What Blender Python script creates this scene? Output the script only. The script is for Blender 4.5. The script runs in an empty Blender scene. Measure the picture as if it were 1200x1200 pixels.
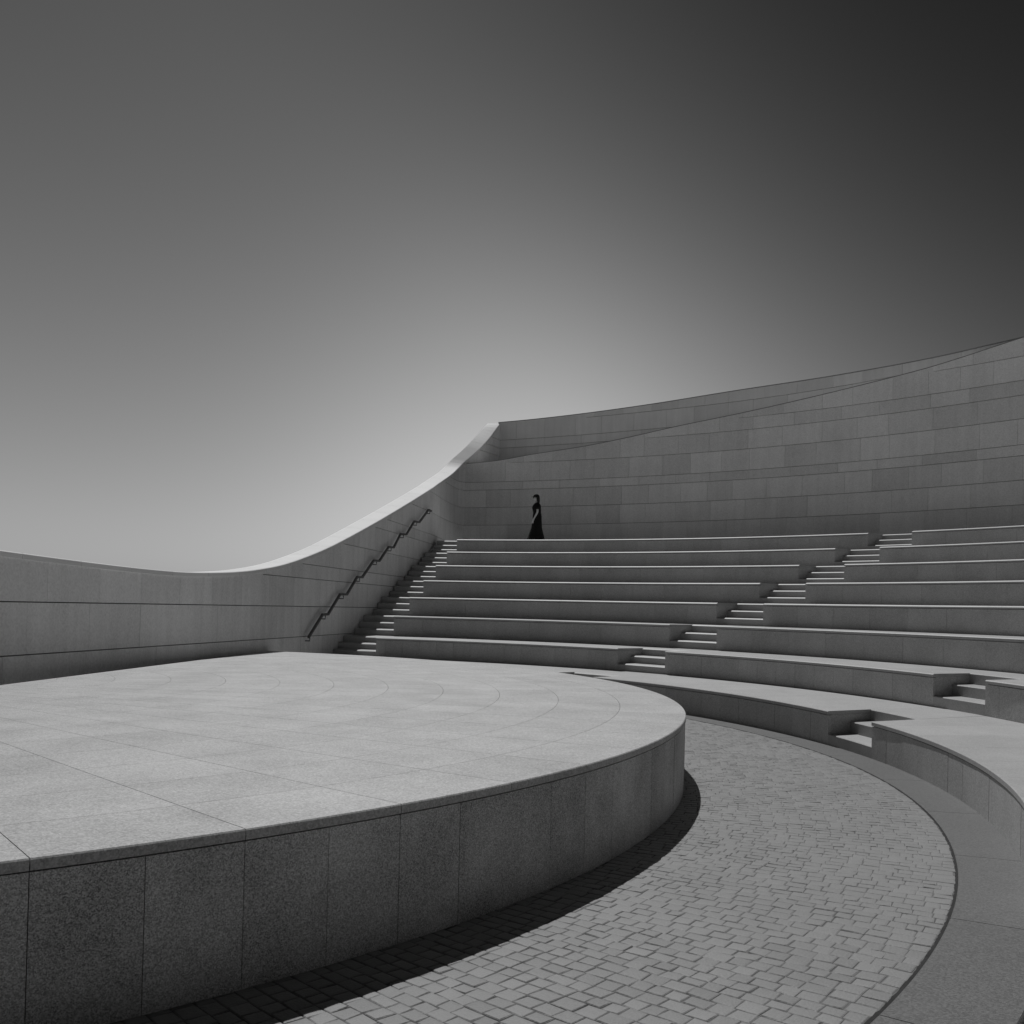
import bpy, math, random
from mathutils import Vector, Matrix
import numpy as np

random.seed(7)
scene = bpy.context.scene
COL = scene.collection
rad, deg = math.radians, math.degrees

# ------------------------------------------------------------------ camera
EYE = 1.5797
cd = bpy.data.cameras.new("camera")
cam = bpy.data.objects.new("camera", cd)
COL.objects.link(cam)
cd.sensor_width = 36.0
cd.sensor_fit = 'HORIZONTAL'
cd.lens = 1172.878 / 1200 * 36
cd.shift_y = 100.972 / 1200
cd.clip_start = 0.05
cd.clip_end = 5000
PITCH, ROLL = 0.0104, 0.0239
def cam_to_world(a, d, b):                       # right, forward, up
    c, s = math.cos(ROLL), math.sin(ROLL)
    a, b = c * a - s * b, s * a + c * b
    c, s = math.cos(PITCH), math.sin(PITCH)
    return Vector((a, c * d - s * b, s * d + c * b))
rx, up, fw = cam_to_world(1, 0, 0), cam_to_world(0, 0, 1), cam_to_world(0, 1, 0)
M = Matrix((rx, up, -fw)).transposed().to_4x4()
M.translation = Vector((0, 0, EYE))
cam.matrix_world = M
scene.camera = cam

# ------------------------------------------------------------------ sky, sun, exposure
SUN_AZ, SUN_EL = rad(-7.5), rad(54.5)           # azimuth from +Y towards +X
world = bpy.data.worlds.new("World")
scene.world = world
world.use_nodes = True
wn, wl = world.node_tree.nodes, world.node_tree.links
wn.clear()
w_out = wn.new("ShaderNodeOutputWorld")
w_bg = wn.new("ShaderNodeBackground")
w_sky = wn.new("ShaderNodeTexSky")
w_sky.sky_type = 'NISHITA'
w_sky.sun_disc = False
w_sky.sun_elevation = SUN_EL
w_sky.sun_rotation = SUN_AZ
w_sky.air_density = 1.0
w_sky.dust_density = 1.0
w_sky.ozone_density = 1.0
w_bg.inputs["Strength"].default_value = 0.052
def wmath(op, a, b=None, clamp=False):
    n = wn.new("ShaderNodeMath"); n.operation = op; n.use_clamp = clamp
    for i, v in enumerate((a, b)):
        if v is None: continue
        if isinstance(v, (int, float)): n.inputs[i].default_value = v
        else: wl.new(v, n.inputs[i])
    return n.outputs[0]
w_bw = wn.new("ShaderNodeRGBToBW")
wl.new(w_sky.outputs[0], w_bw.inputs[0])
w_tc = wn.new("ShaderNodeTexCoord")
def wdot(v):
    n = wn.new("ShaderNodeVectorMath"); n.operation = 'DOT_PRODUCT'
    wl.new(w_tc.outputs["Generated"], n.inputs[0]); n.inputs[1].default_value = v
    return n.outputs["Value"]
def dir_of(az, el):
    return (math.sin(az) * math.cos(el), math.cos(az) * math.cos(el), math.sin(el))
# a red filter darkens the sky with height; a polariser darkens one side of it
w_z = wmath('MAXIMUM', wdot((0, 0, 1)), 0.0)
w_el = wmath('POWER', wmath('SUBTRACT', 1.0, w_z, True), 1.65)
w_el = wmath('ADD', wmath('MULTIPLY', w_el, 0.97), 0.03)
w_pol = wn.new("ShaderNodeMapRange"); w_pol.interpolation_type = 'SMOOTHSTEP'
wl.new(wdot(dir_of(rad(111.5), rad(40.6))), w_pol.inputs[0])
w_pol.inputs[1].default_value = -0.136
w_pol.inputs[2].default_value = 0.408
w_pol.inputs[3].default_value = 1.0
w_pol.inputs[4].default_value = 0.247
w_glow = wmath('POWER', wmath('MAXIMUM', wdot(dir_of(rad(1), rad(9))), 0.0), 40.0)   # haze glowing under the sun
w_glow = wmath('ADD', wmath('MULTIPLY', w_glow, 0.82), 1.0)
w_val = wmath('MULTIPLY', wmath('MULTIPLY', w_bw.outputs[0], w_el), wmath('MULTIPLY', w_pol.outputs[0], w_glow))
wl.new(w_val, w_bg.inputs["Color"])
wl.new(w_bg.outputs[0], w_out.inputs[0])

sd = bpy.data.lights.new("sun", 'SUN')
sd.energy = 2.65
sd.angle = rad(0.5)
sd.color = (1.0, 1.0, 1.0)                       # black-and-white photograph
sun = bpy.data.objects.new("sun", sd)
COL.objects.link(sun)
sun.rotation_euler = Vector(dir_of(SUN_AZ, SUN_EL)).to_track_quat('Z', 'Y').to_euler()
sun.location = (-5, 20, 40)

vs = scene.view_settings
scene.display_settings.display_device = 'sRGB'
vs.view_transform = 'Standard'
vs.look = 'None'
vs.exposure = 0.0
vs.gamma = 1.0
vs.use_curve_mapping = False
scene.cycles.max_bounces = 8
scene.cycles.diffuse_bounces = 5

# ------------------------------------------------------------------ materials
def stone(name, albedo, speck=0.25, speck_scale=260, blotch=0.18, blotch_scale=1.3, piece=0.08,
          streak=0.0, rough=0.6, bump=0.0, spec=0.35, bump_scale=90, sheen=0.0, grain=0.0, grain_scale=115):
    m = bpy.data.materials.new(name); m.use_nodes = True
    n, l = m.node_tree.nodes, m.node_tree.links
    b = n["Principled BSDF"]
    geo = n.new("ShaderNodeNewGeometry")
    def math_(op, a, c=None, d=None):
        q = n.new("ShaderNodeMath"); q.operation = op
        for i, v in enumerate((a, c, d)):
            if v is None: continue
            if isinstance(v, (int, float)): q.inputs[i].default_value = v
            else: l.new(v, q.inputs[i])
        return q.outputs[0]
    def noise(scale, detail, rough_=0.6, stretch=None):
        q = n.new("ShaderNodeTexNoise"); q.inputs["Scale"].default_value = scale
        q.inputs["Detail"].default_value = detail; q.inputs["Roughness"].default_value = rough_
        src = geo.outputs["Position"]
        if stretch:
            mp = n.new("ShaderNodeMapping"); mp.inputs["Scale"].default_value = stretch
            l.new(src, mp.inputs[0]); src = mp.outputs[0]
        l.new(src, q.inputs["Vector"])
        return math_('SUBTRACT', q.outputs["Fac"], 0.5)
    oi = n.new("ShaderNodeObjectInfo")
    v = math_('MULTIPLY', noise(blotch_scale, 4), blotch * 2.2)
    v = math_('ADD', v, math_('MULTIPLY', noise(speck_scale, 2, 0.7), speck * 3.0))
    v = math_('ADD', v, math_('MULTIPLY', noise(speck_scale * 0.22, 3, 0.7), speck * 1.0))
    v = math_('ADD', v, math_('MULTIPLY', math_('SUBTRACT', oi.outputs["Random"], 0.5), piece * 2))
    if grain:                                    # mineral grains, each its own tone
        q = n.new("ShaderNodeTexVoronoi"); q.inputs["Scale"].default_value = grain_scale
        l.new(geo.outputs["Position"], q.inputs["Vector"])
        sc_ = n.new("ShaderNodeSeparateColor"); l.new(q.outputs["Color"], sc_.inputs[0])
        v = math_('ADD', v, math_('MULTIPLY', math_('SUBTRACT', sc_.outputs[0], 0.5), grain * 2))
    if streak:
        v = math_('ADD', v, math_('MULTIPLY', noise(1.0, 5, 0.6, (5.0, 5.0, 0.35)), streak * 2.4))
    v = math_('MULTIPLY', math_('MAXIMUM', math_('ADD', v, 1.0), 0.12), albedo)
    cc = n.new("ShaderNodeCombineColor")
    for i in range(3): l.new(v, cc.inputs[i])
    l.new(cc.outputs[0], b.inputs["Base Color"])
    b.inputs["Roughness"].default_value = rough
    b.inputs["Specular IOR Level"].default_value = spec
    b.inputs["Sheen Weight"].default_value = sheen               # sheen put in to brighten glancing views, standing in for glare
    b.inputs["Sheen Roughness"].default_value = 0.45
    if bump:
        q = n.new("ShaderNodeTexNoise"); q.inputs["Scale"].default_value = bump_scale
        q.inputs["Detail"].default_value = 5
        l.new(geo.outputs["Position"], q.inputs["Vector"])
        bp = n.new("ShaderNodeBump"); bp.inputs["Strength"].default_value = bump
        bp.inputs["Distance"].default_value = 0.01
        l.new(q.outputs["Fac"], bp.inputs["Height"]); l.new(bp.outputs[0], b.inputs["Normal"])
    return m
def plain(name, g, rough=0.6, metal=0.0, spec=0.4):
    m = bpy.data.materials.new(name); m.use_nodes = True
    n, l = m.node_tree.nodes, m.node_tree.links
    b = n["Principled BSDF"]
    q = n.new("ShaderNodeTexNoise"); q.inputs["Scale"].default_value = 35; q.inputs["Detail"].default_value = 4
    mr = n.new("ShaderNodeMapRange")
    mr.inputs[3].default_value = g * 0.8; mr.inputs[4].default_value = g * 1.2
    l.new(q.outputs["Fac"], mr.inputs[0])
    l.new(mr.outputs[0], b.inputs["Base Color"])
    b.inputs["Roughness"].default_value = rough; b.inputs["Metallic"].default_value = metal
    b.inputs["Specular IOR Level"].default_value = spec
    return m
MAT = dict(
    stage_top=stone("granite_flamed_top", 0.46, speck=0.30, speck_scale=120, grain=0.22, blotch=0.30, blotch_scale=1.7, piece=0.045, rough=0.55),
    stage_side=stone("granite_speckled_side", 0.48, speck=0.20, speck_scale=110, grain=0.50, grain_scale=215, blotch=0.55, blotch_scale=1.9, piece=0.12, streak=0.12, rough=0.6),
    seat_top=stone("granite_seat_top", 0.43, grain=0.15, speck=0.15, blotch=0.20, piece=0.03, rough=0.55),
    seat_side=stone("granite_riser", 0.49, grain=0.22, speck=0.22, speck_scale=120, blotch=0.24, piece=0.06, streak=0.06, rough=0.65),
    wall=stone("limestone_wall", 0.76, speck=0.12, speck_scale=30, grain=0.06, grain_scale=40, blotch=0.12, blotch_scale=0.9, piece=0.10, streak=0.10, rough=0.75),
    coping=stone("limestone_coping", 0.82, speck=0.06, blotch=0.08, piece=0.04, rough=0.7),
    wall_high=stone("limestone_wall_shaded", 0.64, speck=0.10, speck_scale=60, blotch=0.12, blotch_scale=0.9, piece=0.06, streak=0.10, rough=0.75),  # upper wall's weaker light painted in as a darker limestone
    wall_side=stone("pale_limestone_wall", 0.84, speck=0.12, speck_scale=30, grain=0.06, grain_scale=40, blotch=0.14, blotch_scale=0.7, piece=0.06, streak=0.14, rough=0.75),
    cap=stone("grey_drawn_edge", 0.24, speck=0.1, piece=0.0, rough=0.8),  # grey of the added strips that draw the wall edges
    dirt=stone("dark_joint_dirt", 0.035, speck=0.4, speck_scale=60, blotch=0.6, blotch_scale=6, piece=0.0, rough=0.95),
    walkway=stone("pale_walkway", 0.70, speck=0.1, blotch=0.1, piece=0.0, rough=0.7),
    joint=stone("mortar", 0.10, speck=0.1, piece=0.0, rough=0.9),
    sett=stone("granite_sett", 0.24, speck=0.18, speck_scale=120, blotch=0.22, blotch_scale=1.1, piece=0.12, rough=0.62, bump=0.35, spec=0.5, sheen=0.6),
    bed=stone("sand_joint_bed", 0.17, speck=0.3, speck_scale=200, blotch=0.7, blotch_scale=2.2, piece=0.0, rough=0.9),
    kerb=stone("granite_kerb", 0.115, grain=0.4, speck=0.22, speck_scale=160, blotch=0.22, blotch_scale=1.1, piece=0.06, rough=0.6, bump=0.15, sheen=0.4),
    ground=stone("dry_ground", 0.55, speck=0.2, speck_scale=40, blotch=0.2, blotch_scale=0.2, piece=0.0, rough=0.9),
    metal=plain("dark_steel", 0.14, rough=0.5, metal=0.4),
    dress=plain("black_cloth", 0.012, rough=0.85, spec=0.2),
    hair=plain("dark_hair", 0.012, rough=0.5),
    skin=plain("skin", 0.6, rough=0.5),
    glasses=plain("dark_lens", 0.006, rough=0.15),
    shoe=plain("black_leather", 0.01, rough=0.4),
)

# ------------------------------------------------------------------ helpers
def tag(o, label=None, cat=None, group=None, kind=None):
    if label: o["label"] = label
    if cat: o["category"] = cat
    if group: o["group"] = group
    if kind: o["kind"] = kind
    return o
def empty(name, loc, label, cat, group=None, kind=None):
    o = bpy.data.objects.new(name, None)
    o.empty_display_size = 0.2
    o.location = loc
    COL.objects.link(o)
    return tag(o, label, cat, group, kind)
class MB:
    """collects faces in world space; build() links them as one mesh object"""
    def __init__(s): s.v, s.f = [], []
    def sweep(s, rings, cap=True, closed=True):
        k = len(rings[0]); b = len(s.v)
        for r in rings: s.v.extend(r)
        for i in range(len(rings) - 1):
            for j in range(k if closed else k - 1):
                j2 = (j + 1) % k
                s.f.append((b + i * k + j, b + i * k + j2, b + (i + 1) * k + j2, b + (i + 1) * k + j))
        if cap and closed:
            s.f.append(tuple(b + j for j in range(k))[::-1])
            s.f.append(tuple(b + (len(rings) - 1) * k + j for j in range(k)))
        return s
    def box(s, c, sx, sy, sz, rz=0.0):
        co, si = math.cos(rz), math.sin(rz)
        def P(x, y, z): return (c[0] + x * co - y * si, c[1] + x * si + y * co, c[2] + z)
        return s.sweep([[P(-sx, -sy, z), P(sx, -sy, z), P(sx, sy, z), P(-sx, sy, z)] for z in (-sz, sz)])
    def tube(s, pts, r, k=8):
        pts = [Vector(p) for p in pts]
        rings = []
        for i, p in enumerate(pts):
            d = (pts[min(i + 1, len(pts) - 1)] - pts[max(i - 1, 0)]).normalized()
            a = d.cross(Vector((0, 0, 1)))
            a = a.normalized() if a.length > 1e-3 else Vector((1, 0, 0))
            b = a.cross(d).normalized()
            rr = r[i] if isinstance(r, (list, tuple)) else r
            rings.append([tuple(p + a * math.cos(2 * math.pi * j / k) * rr + b * math.sin(2 * math.pi * j / k) * rr) for j in range(k)])
        return s.sweep(rings)
    def build(s, name, mat, parent=None, smooth=False, kind=None):
        loc = Vector(parent.location) if parent is not None else None
        gp = parent
        while gp is not None and gp.parent is not None:
            gp = gp.parent; loc = loc + Vector(gp.location)
        if parent is None:
            a = np.array(s.v); loc = Vector(((a[:, 0].min() + a[:, 0].max()) / 2, (a[:, 1].min() + a[:, 1].max()) / 2, a[:, 2].min()))
        me = bpy.data.meshes.new(name)
        me.from_pydata([(x - loc.x, y - loc.y, z - loc.z) for x, y, z in s.v], [], s.f)
        me.materials.append(mat)
        if smooth: me.polygons.foreach_set("use_smooth", [True] * len(me.polygons))
        o = bpy.data.objects.new(name, me)
        COL.objects.link(o)
        if parent is not None: o.parent = parent
        else: o.location = loc
        if kind: o["kind"] = kind
        return o

# ------------------------------------------------------------------ plan of the place
RC = (-6.8664, 10.3996)          # centre of the lowest ring and of the paving
TC = (-6.4275, 10.7522)          # centre of the seating rings
SC = (-7.2329, 10.5759)          # centre of the stage
WC = (-11.8896, 6.8232)          # centre of the tall back wall
R0, Z0 = 10.9362, 0.4176
RP = 10.5243
R1, DR, Z1, DZ = 12.2621, 1.5238, 0.8525, 0.48
SR, SZ = 8.9607, 0.6572
RW = 31.6414
# tiers: index 0 is the low ring beside the paving, 1..7 the seating steps above it
def tier(i): return (RC, R0, Z0) if i == 0 else (TC, R1 + (i - 1) * DR, Z1 + (i - 1) * DZ)
ZTOP = tier(7)[2]
def nxt(i): return (TC, R1 + i * DR, Z1 + i * DZ)
def line_theta(C, r, p, d):
    """angle about C at which the circle of radius r meets the ray p + t*d, t large"""
    px, py = p[0] - C[0], p[1] - C[1]
    b = px * d[0] + py * d[1]
    c = px * px + py * py - r * r
    q = max(b * b - c, 0.0)
    t = -b + math.sqrt(q)
    return math.atan2(py + t * d[1], px + t * d[0])
WALL_D = (0.1575, 0.9875)
LINES = dict(
    wall=((-4.49, 20.0), WALL_D),
    left=((-3.034, 22.535), (0.1356, 0.9908)),
    a1=((2.0905, 19.573), (0.7589, 0.6512)),
    a2=((2.889, 18.725), (0.7589, 0.6512)),
    b1=((3.909, 12.270), (0.8710, 0.4912)),
    b2=((4.043, 11.163), (0.8710, 0.4912)),
    c1=((5.585, 13.215), (0.9659, 0.2588)),
    c2=((5.883, 12.104), (0.9659, 0.2588)),
)
def th_of(key, C, r):
    if isinstance(key, float): return key
    p, d = LINES[key]
    return line_theta(C, r, p, d)
def arc_block(prof, lo, hi, a=None, b=None, n=4):
    """prof: [(C, r, z)...] swept between the boundary keys lo..hi, clamped to angles a..b; None if nothing is left"""
    L = [(th_of(lo, C, r), th_of(hi, C, r)) for C, r, z in prof]
    if a is not None:
        if all(b <= l + 1e-4 or a >= h - 1e-4 for l, h in L): return None
    rings = []
    for k in range(n + 1):
        t = k / n; R = []
        for (C, r, z), (l, h) in zip(prof, L):
            th = l + (h - l) * t if a is None else min(max(a + (b - a) * t, l), h)
            R.append((C[0] + r * math.cos(th), C[1] + r * math.sin(th), z))
        rings.append(R)
    return rings
def put(name, prof, lo, hi, mat, parent, a=None, b=None, n=4, kind=None, smooth=False):
    r = arc_block(prof, lo, hi, a, b, n)
    if r is None: return None
    return MB().sweep(r).build(name, mat, parent, kind=kind, smooth=smooth)

# ------------------------------------------------------------------ ground
def disc(name, c, r, z, mat, n=96):
    me = MB(); me.v = [(c[0] + r * math.cos(2 * math.pi * i / n), c[1] + r * math.sin(2 * math.pi * i / n), z) for i in range(n)]
    me.f = [tuple(range(n))]
    return me.build(name, mat)
tag(disc("ground", (0, 0), 2500, -0.06, MAT["ground"]), kind="structure", label="pale dry ground around the amphitheatre")

# ------------------------------------------------------------------ cobbled path between stage and seating
path = empty("cobbled_path", (2.0, 8.0, 0.0), "curved cobbled path of small granite setts between stage and seating", "path", kind="structure")
bed = MB()
ths = [rad(-80 + 150 * k / 80) for k in range(81)]
bed.v = [(RC[0] + r * math.cos(t), RC[1] + r * math.sin(t), -0.0042) for t in ths for r in (7.6, RP + 0.02)]
bed.f = [(2 * i, 2 * i + 1, 2 * i + 3, 2 * i + 2) for i in range(80)]
bed.build("joint_bed", MAT["bed"], path)
rs = random.Random(3)
setts = []
ang, end = rad(-78.0), rad(62.0)
while ang < end:
    wa = rs.uniform(0.080, 0.108) / 9.75
    r = 8.52 - rs.uniform(0, 0.09)
    while r < RP - 0.012:
        ln = rs.uniform(0.078, 0.122)
        r2 = min(r + ln, RP - rs.uniform(0.0, 0.012))
        if RP - r2 < 0.05: r2 = RP - rs.uniform(0.0, 0.012)
        g = rs.uniform(0.0008, 0.0032)
        tilt1, tilt2, hz = rs.uniform(-.0012, .0012), rs.uniform(-.0012, .0012), rs.uniform(-.0010, .0010)
        cor = []
        for (rr, ta) in ((r + g, ang + g / 9.7), (r2 - g, ang + g / 9.7), (r2 - g, ang + wa - g / 9.7), (r + g, ang + wa - g / 9.7)):
            rr += rs.uniform(-.005, .003); ta += rs.uniform(-.003, .003) / 9.7
            cor.append((rr, ta))
        cx = sum(c[0] for c in cor) / 4; ct = sum(c[1] for c in cor) / 4
        def pt(rr, ta, z): return (RC[0] + rr * math.cos(ta), RC[1] + rr * math.sin(ta), z)
        lowr = [pt(rr, ta, -0.03) for rr, ta in cor]
        mid = [pt(rr, ta, -0.0030 + hz) for rr, ta in cor]
        top = []
        for q, (rr, ta) in enumerate(cor):
            kx = 1 - 0.0045 / max(abs(rr - cx), .02); ky = 1 - 0.0045 / max(abs(ta - ct) * 9.7, .02)
            z = hz + (tilt1 if q in (0, 1) else -tilt1) + (tilt2 if q in (0, 3) else -tilt2)
            top.append(pt(cx + (rr - cx) * kx, ct + (ta - ct) * ky, z))
        inner = [tuple(sum(c) / 4 + (t[i] - sum(c) / 4) * 0.6 + (0.0012 if i == 2 else 0) for i, c in enumerate(zip(*top))) for t in top]
        setts.append((pt(cx, ct, 0), [lowr, mid, top, inner]))
        r = r2
        if r >= RP - 0.03: break
    ang += wa
Minv = cam.matrix_world.inverted()
def shown(pp):
    q = Minv @ Vector(pp)
    if q.z > -0.1: return None
    u = 600 + 1172.9 * q.x / -q.z; v = 701 - 1172.9 * q.y / -q.z
    if not (-10 < u < 1210 and v < 1215): return None
    return u, v, -q.z
near = []
for k, (c, rings) in enumerate(setts):
    s_ = shown(c)
    rr = math.hypot(c[0] - SC[0], c[1] - SC[1])
    if s_ and rr > SR + 0.06: near.append((s_[2], k))
near = set(k for _, k in sorted(near)[:300])
rest = MB()
for k, (c, rings) in enumerate(setts):
    if math.hypot(c[0] - SC[0], c[1] - SC[1]) < SR - 0.12: continue
    (MB().sweep(rings).build("sett", MAT["sett"], path) if k in near else rest.sweep(rings))
rest.build("sett_field", MAT["sett"], path, kind="stuff")

ej = MB()
re_ = random.Random(9)
ths = [rad(-80 + 150 * k / 900) for k in range(901)]
for t in ths:
    for r_ in (RP - .002 - re_.uniform(0, .008), RP + .013): ej.v.append((RC[0] + r_ * math.cos(t), RC[1] + r_ * math.sin(t), -0.0008))
ej.f = [(2 * i, 2 * i + 1, 2 * i + 3, 2 * i + 2) for i in range(900)]
ej.build("edge_joint", MAT["dirt"], path)
# smooth kerb band between the setts and the lowest seating ring
kerb = empty("kerb_band", (3.6, 10.0, 0.0), "smooth granite band of curved slabs outside the cobbled path", "kerb", kind="structure")
END0 = rad(-29.0)
a = rad(-80.0) ; step = rad(8.5)
while a < rad(70):
    g = 0.003 / 10.7
    put("kerb_slab", [(RC, RP + .012, -.05), (RC, RP + .012, .000), (RC, RP + .018, .005), (RC, R0 + .05, .005), (RC, R0 + .05, -.05)],
        rad(-80.0), rad(70.0), MAT["kerb"], kerb, a + g, a + step - g, n=12)
    if a + step < END0: put("kerb_slab", [(RC, R0 + .054, -.05), (RC, R0 + .054, .005), (RC, 16.0, .005), (RC, 16.0, -.05)], rad(-80.0), END0, MAT["kerb"], kerb, a + g, a + step - g, n=12)
    a += step

# ------------------------------------------------------------------ stage
stage = empty("stage", (-3.5, 10.6, 0.0), "low half round granite stage in the foreground", "stage")
ND = (math.cos(rad(-4.6)), math.sin(rad(-4.6))); CH = 1.944
def stage_block(prof, a, b, n):
    rings = []
    ok = False
    for k in range(n + 1):
        R = []
        for r, z in prof:
            w = math.acos(min(1.0, CH / max(r, CH)))
            l, h = rad(-4.6) - w, rad(-4.6) + w
            t0 = a + (b - a) * k / n
            th = min(max(t0, l), h)
            if l < t0 < h: ok = True
            R.append((SC[0] + r * math.cos(th), SC[1] + r * math.sin(th), z))
        rings.append(R)
    return rings if ok else None
def stage_put(name, prof, a, b, n, mat, kind=None):
    r = stage_block(prof, a, b, n)
    if r: return MB().sweep(r).build(name, mat, stage, kind=kind)
TOPT = 0.045
stage_put("core", [(CH + .002, 0), (SR - .055, 0), (SR - .055, SZ - TOPT - .002), (CH + .002, SZ - TOPT - .002)], rad(-95), rad(90), 120, MAT["joint"])
SA = rad(5.25); S0 = rad(-46.45)
radii = [SR - 0.611 * k for k in range(13)]
inner_field = MB()
for k in range(12):
    ro, ri = radii[k], max(radii[k + 1], CH + 0.003)
    gr = 0.0014
    for j in range(-10, 27):
        aa, bb = S0 + j * SA, S0 + (j + 1) * SA
        ga = 0.0022 / ro
        if k == 0:
            prof = [(ri + gr, SZ - TOPT), (ro - .004, SZ - TOPT), (ro, SZ - TOPT + .004), (ro, SZ - .006), (ro - .006, SZ), (ri + gr, SZ)]
        else:
            prof = [(ri + gr, SZ - TOPT), (ro - gr, SZ - TOPT), (ro - gr, SZ), (ri + gr, SZ)]
        if k < 8: stage_put("paving_slab", prof, aa + ga, bb - ga, 8 if k == 0 else 3, MAT["stage_top"])
        else:
            r = stage_block(prof, aa + ga, bb - ga, 2)
            if r: inner_field.sweep(r)
inner_field.build("inner_paving", MAT["stage_top"], stage, kind="stuff")
PA = SA / 2
for j in range(-16, 47):
    aa = S0 + j * PA
    ga = 0.0018 / SR
    d = rs.uniform(-.0015, .0015)
    stage_put("facing_panel", [(SR - .05, 0.004), (SR - .006 + d, 0.004), (SR - .006 + d, SZ - TOPT - .006), (SR - .05, SZ - TOPT - .006)], aa + ga, aa + PA - ga, 4, MAT["stage_side"])

# ------------------------------------------------------------------ seating tiers
ORD = ["low ring", "first", "second", "third", "fourth", "fifth", "sixth", "top"]
END = rad(-29.0)
SECT = {"A": ("a1", "left", "between the left stair and the middle aisle"),
        "B": ("b1", "a2", "between the middle aisle and the right aisle"),
        "C": (END, "b2", "beyond the right aisle")}
NOTCH, TREAD = 0.70, 0.36
for i in range(8):
    C, r, z = tier(i)
    zp = 0.0 if i == 0 else tier(i - 1)[2]
    C2, r2, _ = nxt(i)
    if i == 7: C2, r2 = TC, r + DR
    st = 0.045 if i < 2 else 0.05                 # seat slab thickness
    ch = 0.010 if i < 1 else (0.02 if i < 3 else 0.05)                # worn front arris
    cz = 0.008 if i < 1 else (0.012 if i < 3 else 0.024)
    for s, (lo, hi, where) in SECT.items():
        if i > 1: lo, hi = lo.replace('b', 'c') if isinstance(lo, str) else lo, hi.replace('b', 'c')
        if i == 0: lab = "low granite ring bench beside the cobbled path, " + where
        elif i == 7: lab = "highest granite seating tier below the back wall, " + where
        else: lab = ORD[i] + " granite seating tier above the low ring, " + where
        tm = (th_of(lo, C, r) + th_of(hi, C, r)) / 2
        T = empty("seating_tier", (C[0] + r * math.cos(tm), C[1] + r * math.sin(tm), zp), lab, "seating tier", "curved granite seating tiers")
        lo_a = min(th_of(lo, C, r), th_of(lo, C2, r2)); hi_a = max(th_of(hi, C, r), th_of(hi, C2, r2))
        put("core", [(C, r + .045, zp - .05), (C2, r2 + .03, zp - .05), (C2, r2 + .03, z - st - .002), (C, r + .045, z - st - .002)],
            lo, hi, MAT["seat_side"], T, n=24)
        # seat slabs
        L = 1.25 if i else 0.84
        if s == "C" and i > 2: L = 2.5
        m = max(1, int((hi_a - lo_a) * r / L)); da = (hi_a - lo_a) / m; g = 0.0015 / r
        for k in range(m):
            put("seat_slab", [(C, r - .008, z - st), (C2, r2 + .04, z - st), (C2, r2 + .04, z), (C, r - .008 + ch, z), (C, r - .008, z - cz)],
                lo, hi, MAT["seat_top"], T, lo_a + k * da + g, lo_a + (k + 1) * da - g, n=6)
        # riser panels
        L = 0.42 if i < 2 else 0.84
        if s == "C" and i > 1: L = 1.7
        m = max(1, int((hi_a - lo_a) * r / L)); da = (hi_a - lo_a) / m; g = 0.0018 / r
        for k in range(m):
            d = rs.uniform(-.0012, .0012)
            put("facing_panel", [(C, r + d, zp + .004), (C, r + .043, zp + .004), (C, r + .043, z - st - .010), (C, r + d, z - st - .010)],
                lo, hi, MAT["seat_side"], T, lo_a + k * da + g, lo_a + (k + 1) * da - g, n=3)

# stairs: two blocks and a landing let into every tier
def stair(name, lo, hi, label, tiers, chm):
    lo2, hi2 = lo, hi
    C, r, z = tier(tiers[0])
    tm = (th_of(lo, C, r) + th_of(hi, C, r)) / 2
    T = empty(name, (C[0] + r * math.cos(tm), C[1] + r * math.sin(tm), 0.0), label, "stairs", "stairs through the seating")
    for i in tiers:
        C, r, z = tier(i)
        if i > 1: lo, hi = lo2.replace('b', 'c'), hi2.replace('b', 'c')
        zp = 0.0 if i == 0 else tier(i - 1)[2]
        h = (z - zp) / 3
        C2, r2, _ = nxt(i)
        if i == 7: C2, r2 = TC, r + DR
        e, cz = chm
        for (f, b_, zb, zt) in ((0.0, TREAD + .03, zp - .04, zp + h), (TREAD, NOTCH + .03, zp + .02, zp + 2 * h)):
            put("step", [(C, r + f, zb), (C, r + b_, zb), (C, r + b_, zt), (C, r + f + e, zt), (C, r + f, zt - cz)], lo, hi, MAT["seat_top"], T, n=4)
        put("landing", [(C, r + NOTCH, zp + .02), (C2, r2 + .04, zp + .02), (C2, r2 + .04, z), (C, r + NOTCH + e, z), (C, r + NOTCH, z - cz)], lo, hi, MAT["seat_top"], T, n=4)
    return T
stair("stair_flight", "left", "wall", "shaded stone stair climbing along the left wall below the handrail", range(8), (0.05, 0.025))
stair("stair_flight", "a2", "a1", "stone stair of the middle aisle cut diagonally through the seating tiers", range(8), (0.045, 0.022))
stair("stair_flight", "b2", "b1", "stone stair of the right aisle nearest the cobbled path", range(8), (0.012, 0.01))

# ------------------------------------------------------------------ walls
class Path:
    def __init__(s, pts):
        s.p = [Vector((x, y)) for x, y in pts]
        s.s = [0.0]
        for i in range(len(s.p) - 1): s.s.append(s.s[-1] + (s.p[i + 1] - s.p[i]).length)
        s.n = []
        for i in range(len(s.p)):
            d = (s.p[min(i + 1, len(s.p) - 1)] - s.p[max(i - 1, 0)]).normalized()
            s.n.append(Vector((d.y, -d.x)))            # right-hand side of travel
        s.L = s.s[-1]
    fixed = None
    def at(s, t, off=0.0):
        t = min(max(t, 0.0), s.L)
        i = max(0, min(len(s.p) - 2, next((k for k in range(len(s.s) - 1) if s.s[k + 1] >= t), len(s.p) - 2)))
        u = (t - s.s[i]) / (s.s[i + 1] - s.s[i])
        q = s.p[i].lerp(s.p[i + 1], u); n = s.fixed if s.fixed is not None and off < -.1 else s.n[i].lerp(s.n[i + 1], u).normalized()
        return q + n * off
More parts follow.
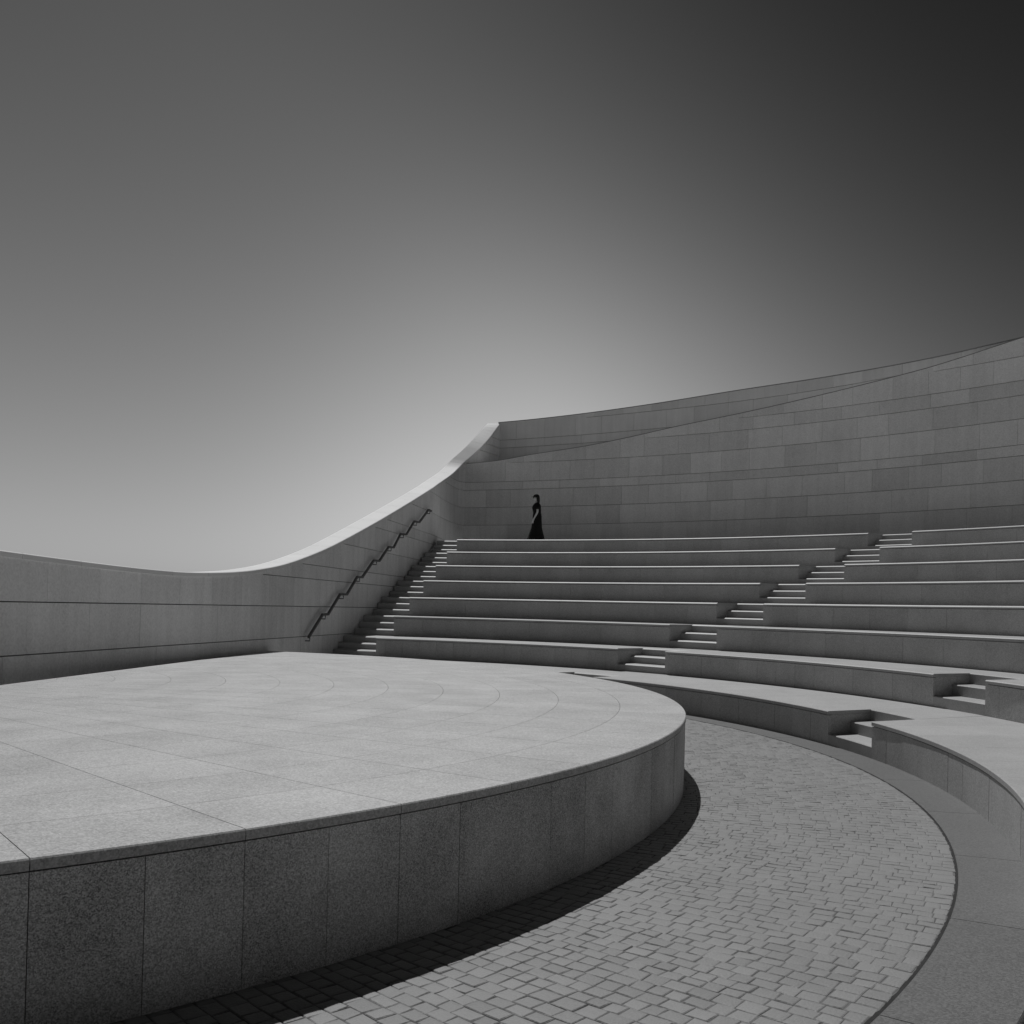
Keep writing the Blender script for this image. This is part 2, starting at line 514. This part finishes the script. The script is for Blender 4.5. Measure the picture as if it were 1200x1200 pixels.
def smooth_pts(pts, it=2):
    for _ in range(it):
        q = [pts[0]]
        for a_, b_ in zip(pts, pts[1:]):
            q += [(a_[0] * .75 + b_[0] * .25, a_[1] * .75 + b_[1] * .25), (a_[0] * .25 + b_[0] * .75, a_[1] * .25 + b_[1] * .75)]
        q.append(pts[-1]); pts = q
    return pts
def interp(tab):
    xs, ys = zip(*tab)
    # monotone-ish smooth interpolation (Catmull-Rom on the table)
    def f(x):
        if x <= xs[0]: return ys[0] + (x - xs[0]) * (ys[1] - ys[0]) / (xs[1] - xs[0])
        if x >= xs[-1]: return ys[-1]
        i = next(k for k in range(len(xs) - 1) if xs[k + 1] >= x)
        h = xs[i + 1] - xs[i]; u = (x - xs[i]) / h
        def m(k):
            if k == 0: return (ys[1] - ys[0]) / (xs[1] - xs[0])
            if k == len(xs) - 1: return (ys[-1] - ys[-2]) / (xs[-1] - xs[-2])
            return (ys[k + 1] - ys[k - 1]) / (xs[k + 1] - xs[k - 1])
        return (2 * u ** 3 - 3 * u ** 2 + 1) * ys[i] + (u ** 3 - 2 * u ** 2 + u) * h * m(i) + (-2 * u ** 3 + 3 * u ** 2) * ys[i + 1] + (u ** 3 - u ** 2) * h * m(i + 1)
    return f
def courses(thing, P, zlist, top, s0, s1, length, bottom=None, mat=None, front=0.0, back=-0.06, gz=0.007, gs=0.003, jitter=0.25, seed=1, part="stone_block", tol=0.10):
    rr = random.Random(seed)
    for c in range(len(zlist) - 1):
        za, zb = zlist[c], zlist[c + 1]
        s = s0 - rr.uniform(0.0, 0.5) * length
        while s < s1:
            ln = length * (1 + rr.uniform(-jitter, jitter) * 0.5) * (1.0 if zb - za > 0.4 else 1.15)
            a_, b_ = max(s, s0) + gs, min(s + ln, s1) - gs
            s += ln
            if b_ - a_ < 0.05: continue
            # keep the part of the block below the wall top (and above its bottom edge)
            m = 24
            ok = [k for k in range(m + 1) if top(a_ + (b_ - a_) * k / m) > za + tol and (bottom is None or bottom(a_ + (b_ - a_) * k / m) < zb - .03)]
            if len(ok) < 2: continue
            a2, b2 = a_ + (b_ - a_) * ok[0] / m, a_ + (b_ - a_) * ok[-1] / m
            n = 12 if any(top(a2 + (b2 - a2) * k / 6) < zb + tol * 1.5 for k in range(7)) or bottom else 3
            d = rr.uniform(-.002, .002)
            rings = []
            for k in range(n + 1):
                t = a2 + (b2 - a2) * k / n
                z1 = top(t) if top(t) < zb + tol * 1.4 else zb - gz; z0 = za + gz
                if bottom is not None: z0 = max(z0, min(bottom(t), z1 - .02))
                p, q = P.at(t, front + d), P.at(t, back)
                rings.append([(p.x, p.y, z0), (p.x, p.y, z1), (q.x, q.y, z1), (q.x, q.y, z0)])
            MB().sweep(rings).build(part, mat, thing)
def wall_core(thing, P, s0, s1, zb, top, f, b, n, mat, drop=0.0):
    rings = []
    for k in range(n + 1):
        t = s0 + (s1 - s0) * k / n
        p, q = P.at(t, f), P.at(t, b)
        z = top(t) - drop; z0 = zb(t) if callable(zb) else zb
        rings.append([(p.x, p.y, z0), (p.x, p.y, z), (q.x, q.y, z), (q.x, q.y, z0)])
    return MB().sweep(rings).build("core", mat, thing)

# left side wall: straight along the half-round, then curving to the right at its top end
LP = [(-8.3, -4.0), (-6.08, 10.0), (-4.49, 20.0), (-3.55, 26.0), (-2.63, 32.2)] + smooth_pts([(-2.42, 34.3), (-2.25, 35.5), (-2.05, 36.6), (-1.62, 37.05), (-1.2, 37.55), (-.6, 38.9)], 2)
lp = Path(LP)
lp.fixed = Vector((0.989, -0.148))
def outer(t):
    u = min(max((t - 40.0) / 3.43, 0), 1); u = u * u * (3 - 2 * u)
    p = lp.at(t); return p + Vector((-.465 - .035 * u, .07 + .07 * u))
ltop = interp([(0, 3.0), (6, 2.55), (11, 2.25), (15.61, 2.109), (17.97, 2.049), (19.56, 2.032), (20.49, 2.047), (21.76, 2.108), (22.74, 2.187), (24.09, 2.353), (25.71, 2.649), (27.18, 2.97), (30.03, 3.68), (33.78, 4.655), (37.04, 5.531), (39.36, 6.134), (40.84, 6.645), (41.61, 7.155), (42.33, 7.70), (42.99, 8.19), (43.51, 8.6), (43.81, 8.80)])
side = empty("side_wall", (-4.44, 20.0, 0.0), "pale stone wall sweeping up on the left behind the stage", "wall")
LJ = [-0.05, 0.27, 0.89, 1.52, 2.11, 2.41, 3.0, 3.60, 3.90, 4.605, 5.25, 5.89, 6.18, 6.86, 7.48, 7.80, 8.11, 8.75]
COPT = 0.07
ltop_b = lambda t: ltop(t) - COPT
courses(side, lp, LJ, ltop_b, 4.0, lp.L - .01, 1.22, mat=MAT["wall_side"], seed=5, tol=0.025)
wall_core(side, lp, 0.0, lp.L, -.05, ltop_b, -.05, -.16, 120, MAT["joint"], drop=0.012)
cop_dz = interp([(0, 0.0), (25, 0.0), (30, .04), (37, .055), (40.9, .07), (42.6, .10), (43.81, 0.0)])
s = 4.0; LW = 0.47
while s < lp.L - 0.1:
    e = min(s + 1.2, lp.L)
    if lp.L - e < .5: e = lp.L
    n = 8; rings = []
    for k in range(n + 1):
        t = s + .005 + (e - s - .010) * k / n
        p, q = lp.at(t, .012), outer(t)
        z = ltop(t); dz = cop_dz(t)
        rings.append([(p.x, p.y, z - COPT), (p.x, p.y, z - .012), (p.x * .97 + q.x * .03, p.y * .97 + q.y * .03, z), (q.x, q.y, z + dz), (q.x, q.y, z + dz - COPT)])
    MB().sweep(rings).build("coping_stone", MAT["coping"], side)
    s = e

# lower back wall: concentric stone courses under a rising top edge
def arc_pts(C, rf, a0, a1, n):
    return [(C[0] + rf(a0 + (a1 - a0) * k / n) * math.cos(rad(a0 + (a1 - a0) * k / n)), C[1] + rf(a0 + (a1 - a0) * k / n) * math.sin(rad(a0 + (a1 - a0) * k / n))) for k in range(n + 1)]
A0, A1 = 72.0, -6.0
bp = Path(arc_pts(WC, lambda a_: RW, A0, A1, 160))        # walls face the centre = right-hand side when going clockwise
crest = interp([(-10, 9.06), (28, 9.07), (34, 9.05), (36, 9.035), (37.5, 8.98), (39.15, 8.86), (40.5, 8.75), (42.41, 8.61), (45.49, 8.437), (53.0, 8.01), (56.85, 7.79), (60.37, 7.52), (62.89, 7.34), (66.82, 7.12), (69.15, 6.95), (71.6, 6.86), (74, 6.80)])
b_ang = lambda t: A0 + (A1 - A0) * t / bp.L
btop = lambda t: crest(b_ang(t))
low = empty("lower_back_wall", (7.0, 31.5, ZTOP), "tall curved stone wall behind the seating with a rising top edge", "wall")
BJ = [3.70, 4.605, 5.25, 5.89, 6.18, 6.86, 7.477, 7.87, 8.50, 9.20]
cut = RW * rad(A0 - 18.0)
courses(low, bp, BJ, btop, 0.0, cut, 1.12, mat=MAT["wall"], back=-.05, seed=11, jitter=.5)
courses(low, bp, BJ, btop, cut, bp.L, 2.24, mat=MAT["wall"], back=-.05, seed=12, jitter=.5)
wall_core(low, bp, 0.0, bp.L, ZTOP - .3, btop, -.042, -.12, 120, MAT["joint"], drop=0.004)

# thin dark strip added to draw the crease line along the rising edge
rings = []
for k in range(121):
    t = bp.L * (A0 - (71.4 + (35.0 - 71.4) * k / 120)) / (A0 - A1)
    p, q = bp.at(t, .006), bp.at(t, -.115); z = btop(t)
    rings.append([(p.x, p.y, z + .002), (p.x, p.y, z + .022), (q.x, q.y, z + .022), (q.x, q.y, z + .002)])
MB().sweep(rings).build("drawn_edge_strip", MAT["cap"], low)

# upper back wall, set back behind the crest
upr = interp([(30, 31.82), (36, 31.80), (39, 31.95), (42, 32.25), (48, 32.75), (54, 33.1), (60, 33.35), (70, 33.92), (74, 34.2)])
U0, U1 = 70.75, 35.5
ua = arc_pts(WC, upr, U0, U1, 90)
upth = Path(ua)
u_ang = lambda t: U0 + (U1 - U0) * t / upth.L
utop_t = interp([(30, 9.07), (34, 9.05), (37.5, 9.04), (42, 9.05), (48, 9.10), (54, 9.11), (60, 8.98), (66, 8.86), (70, 8.80), (74, 8.78)])
utop = lambda t: utop_t(u_ang(t))
ubot = lambda t: crest(u_ang(t)) - .12
high = empty("upper_back_wall", (8.0, 33.5, 7.0), "upper stone wall set back above the rising edge of the wall below", "wall")
UJ = [6.55, 7.17, 7.80, 8.11, 8.75, 9.2]
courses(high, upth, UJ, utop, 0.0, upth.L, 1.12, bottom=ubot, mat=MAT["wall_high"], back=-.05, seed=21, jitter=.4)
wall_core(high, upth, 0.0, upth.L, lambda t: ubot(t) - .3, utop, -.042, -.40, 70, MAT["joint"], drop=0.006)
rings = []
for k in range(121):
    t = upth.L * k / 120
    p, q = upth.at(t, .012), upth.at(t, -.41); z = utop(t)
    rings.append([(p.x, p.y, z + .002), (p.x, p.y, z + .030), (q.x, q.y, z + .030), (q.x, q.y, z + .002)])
MB().sweep(rings).build("drawn_edge_strip", MAT["cap"], high)  # dark strip added to outline the wall top against the sky
# ramp surface between the two walls
rings = []
for k in range(61):
    a_ = 71.4 + (40.0 - 71.4) * k / 60
    ro, ri = upr(a_) + .1, RW + .04
    z = crest(a_) - .05
    co, si = math.cos(rad(a_)), math.sin(rad(a_))
    rings.append([(WC[0] + r_ * co, WC[1] + r_ * si, zz) for r_, zz in ((ri, z), (ro, z), (ro, z - .2), (ri, z - .2))])
tag(MB().sweep(rings).build("ramp", MAT["wall"]), "narrow stone ramp between the lower and the upper back wall", None, kind="structure")
# platform in front of the back wall
rings = []
for k in range(81):
    a_ = rad(78 + (-20 - 78) * k / 80)
    x0, y0 = TC[0] + (tier(7)[1] + DR + .05) * math.cos(a_), TC[1] + (tier(7)[1] + DR + .05) * math.sin(a_)
    # matching point on the back wall, along the same ray from the seating centre
    dx, dy = math.cos(a_), math.sin(a_)
    ox, oy = TC[0] - WC[0], TC[1] - WC[1]
    bq = ox * dx + oy * dy; cq = ox * ox + oy * oy - (RW + .02) ** 2
    t = -bq + math.sqrt(bq * bq - cq)
    x1, y1 = TC[0] + t * dx, TC[1] + t * dy
    rings.append([(x0, y0, ZTOP - .004), (x1, y1, ZTOP - .004), (x1, y1, ZTOP - .3), (x0, y0, ZTOP - .3)])
tag(MB().sweep(rings).build("upper_walkway", MAT["walkway"]), "pale stone walkway above the top seating tier along the back wall", None, kind="structure")

# ------------------------------------------------------------------ handrail on the left wall
rail = empty("handrail", (-3.4, 26.5, 2.7), "dark stepped handrail fixed to the left wall above the stair", "handrail")
RP_ = [(25.29, 0.88), (26.11, 1.35), (26.47, 1.36), (27.25, 1.81), (27.74, 1.82), (28.48, 2.25), (28.89, 2.26), (29.82, 2.72), (30.31, 2.73), (31.17, 3.15), (31.69, 3.17), (32.37, 3.59), (33.03, 3.63), (33.89, 4.08), (34.52, 4.11), (35.67, 4.60), (36.05, 4.60)]
rings = []
rp3 = []
for t, z in RP_:
    q = lp.at(t, .10); rp3.append((q.x, q.y, z))
for k, (x, y, z) in enumerate(rp3):
    q, q2 = lp.at(RP_[k][0], .075), lp.at(RP_[k][0], .125)
    h = .026
    rings.append([(q.x, q.y, z - h), (q2.x, q2.y, z - h), (q2.x, q2.y, z + h), (q.x, q.y, z + h)])
MB().sweep(rings).build("rail", MAT["metal"], rail)
for t, z in [(25.36, .90)] + [((RP_[k][0] + RP_[k + 1][0]) / 2, (RP_[k][1] + RP_[k + 1][1]) / 2) for k in range(1, 16, 2)]:
    a_, b_ = lp.at(t, -.01), lp.at(t, .10)
    MB().tube([(a_.x, a_.y, z - .10), (b_.x, b_.y, z - .10), (b_.x, b_.y, z - .03)], .014, 6).build("bracket", MAT["metal"], rail)

# ------------------------------------------------------------------ the person on the upper walkway
PX, PY, PZ = 0.74, 33.2, ZTOP - .004
def skin_mesh(name, nodes, edges, mat, parent, sub=2):
    me = bpy.data.meshes.new(name)
    me.from_pydata([n_[0] for n_ in nodes], edges, [])
    o = bpy.data.objects.new(name, me); COL.objects.link(o)
    m = o.modifiers.new("skin", 'SKIN'); m.use_smooth_shade = True
    for v, n_ in zip(me.skin_vertices[0].data, nodes):
        v.radius = n_[1] if isinstance(n_[1], tuple) else (n_[1], n_[1]); v.use_root = False
    me.skin_vertices[0].data[0].use_root = True
    o.modifiers.new("sub", 'SUBSURF').levels = sub
    o.modifiers["sub"].render_levels = sub
    bpy.context.view_layer.update()
    dg = bpy.context.evaluated_depsgraph_get()
    me2 = bpy.data.meshes.new_from_object(o.evaluated_get(dg))
    bpy.data.objects.remove(o)
    me2.materials.clear(); me2.materials.append(mat)
    me2.polygons.foreach_set("use_smooth", [True] * len(me2.polygons))
    o2 = bpy.data.objects.new(name, me2); COL.objects.link(o2)
    if parent: o2.parent = parent
    return o2
# she faces -X (left in the picture); -Y is towards the camera
person = empty("person", (PX, PY, PZ), "woman in a long black dress walking along the top tier", "person")
N, E_ = [], []
def node(p, r, par=None):
    N.append((p, r))
    if par is not None: E_.append((par, len(N) - 1))
    return len(N) - 1
pel = node((.02, 0, .92), (.13, .11))
wai = node((.03, 0, 1.06), (.11, .09), pel)
che = node((.01, 0, 1.22), (.125, .105), wai)
nb = node((.015, 0, 1.36), (.07, .07), che)
nk = node((.0, 0, 1.41), (.043, .043), nb)
hd0 = node((-.02, 0, 1.465), (.055, .062), nk)
hd1 = node((-.025, 0, 1.53), (.075, .09), hd0)
hd2 = node((-.015, 0, 1.59), (.06, .07), hd1)
nose = node((-.105, 0, 1.515), (.012, .018), hd1)
for sgn in (-1, 1):
    sh = node((.03, sgn * .15, 1.32), .05, nb)
    el = node((.035 + (.0 if sgn < 0 else .02), sgn * .195, 1.06), .038, sh)
    wr = node((-.075 if sgn < 0 else .02, sgn * .19, .85), .025, el)
    pa = node((-.115 if sgn < 0 else .0, sgn * .185, .785), (.034, .020), wr)
    for q, (dx, dz, ln) in enumerate(((-.016, -.03, .065), (-.006, -.036, .075), (.006, -.036, .07), (.016, -.03, .055))):
        k1 = node((N[pa][0][0] + dx, N[pa][0][1], N[pa][0][2] + dz), .0085, pa)
        node((N[pa][0][0] + dx * 1.3 + .004, N[pa][0][1] - sgn * .012, N[pa][0][2] + dz - ln), .007, k1)
    th_ = node((N[pa][0][0] - .026, N[pa][0][1] - sgn * .01, N[pa][0][2] + .01), .009, pa)
    node((N[pa][0][0] - .040, N[pa][0][1] - sgn * .016, N[pa][0][2] - .03), .008, th_)
    hip = node((.02, sgn * .085, .82), .085, pel)
    kn = node((-.03 if sgn < 0 else .05, sgn * .085, .47), .055, hip)
    an = node((.0 if sgn < 0 else .12, sgn * .085, .09), .035, kn)
    node((-.12 if sgn < 0 else .0, sgn * .085, .035), .03, an)
skin_mesh("body", N, E_, MAT["skin"], person)
def loft(name, secs, mat, k=20, fold=0.0):
    """secs: (cx, cy, z, rx, ry)"""
    rings = []
    for q, (cx, cy, z, rx_, ry_) in enumerate(secs):
        f = fold * max(0.0, 1 - z / 0.9)
        rings.append([(PX + cx + rx_ * (1 + f * math.sin(7 * 2 * math.pi * j / k + q * .2)) * math.cos(2 * math.pi * j / k),
                       PY + cy + ry_ * (1 + f * math.sin(7 * 2 * math.pi * j / k + q * .2)) * math.sin(2 * math.pi * j / k), PZ + z) for j in range(k)])
    return MB().sweep(rings).build(name, mat, person, smooth=True)
loft("dress", [(-.01, 0, .012, .33, .28), (.0, 0, .10, .305, .26), (.01, 0, .30, .245, .22), (.02, 0, .55, .178, .185), (.03, 0, .80, .155, .175), (.03, 0, .93, .150, .165),
               (.025, 0, 1.06, .132, .145), (.01, 0, 1.16, .142, .15), (.0, 0, 1.23, .148, .155), (.015, 0, 1.31, .125, .17), (.02, 0, 1.36, .085, .12), (.018, 0, 1.39, .062, .07)], MAT["dress"], k=56, fold=.09)
for sgn in (-1, 1):
    MB().tube([(PX + .025, PY + sgn * .11, PZ + 1.35), (PX + .035, PY + sgn * .155, PZ + 1.31), (PX + .045, PY + sgn * .185, PZ + 1.22), (PX + .05, PY + sgn * .20, PZ + 1.15)], [.055, .078, .078, .085], 12).build("sleeve", MAT["dress"], person, smooth=True)
    MB().sweep([[(PX + x + w_ * math.cos(2 * math.pi * j / 10) * .5, PY + sgn * .085 + w_ * .45 * math.sin(2 * math.pi * j / 10), PZ + z) for j in range(10)] for x, z, w_ in
                ((-.06 + (.0 if sgn < 0 else .12), .004, .25), (-.06 + (.0 if sgn < 0 else .12), .03, .25), (-.04 + (.0 if sgn < 0 else .12), .065, .16), (-.02 + (.0 if sgn < 0 else .12), .09, .09))]).build("shoe", MAT["shoe"], person, smooth=True)
# dark hair gathered at the nape, cap with a short peak, dark glasses
loft("hair", [(.035, 0, 1.33, .03, .05), (.055, 0, 1.37, .045, .07), (.058, 0, 1.43, .052, .082), (.045, 0, 1.49, .062, .092), (.04, 0, 1.545, .065, .098), (.022, 0, 1.59, .078, .09), (.0, 0, 1.63, .06, .06), (.0, 0, 1.643, .02, .02)], MAT["hair"])
loft("cap", [(-.012, 0, 1.572, .105, .104), (-.012, 0, 1.60, .104, .102), (-.01, 0, 1.64, .085, .085), (-.008, 0, 1.665, .05, .05), (-.008, 0, 1.672, .012, .012)], MAT["dress"])
MB().sweep([[(PX - .06 - .12 * u, PY + (.085 - .035 * u * u) * v_, PZ + 1.588 - .022 * u + dz) for v_, dz in ((-1, 0), (-.5, .008), (0, .011), (.5, .008), (1, 0), (.5, .002), (0, .005), (-.5, .002))] for u in (0, .35, .7, 1)]).build("cap_peak", MAT["dress"], person)
gl = MB()
for sgn in (-1, 1):
    gl.box((PX - .112, PY + sgn * .036, PZ + 1.545), .006, .028, .018)
    gl.box((PX - .062, PY + sgn * .088, PZ + 1.551), .048, .003, .004)
gl.box((PX - .115, PY, PZ + 1.549), .004, .010, .003)
gl.build("sunglasses", MAT["glasses"], person)
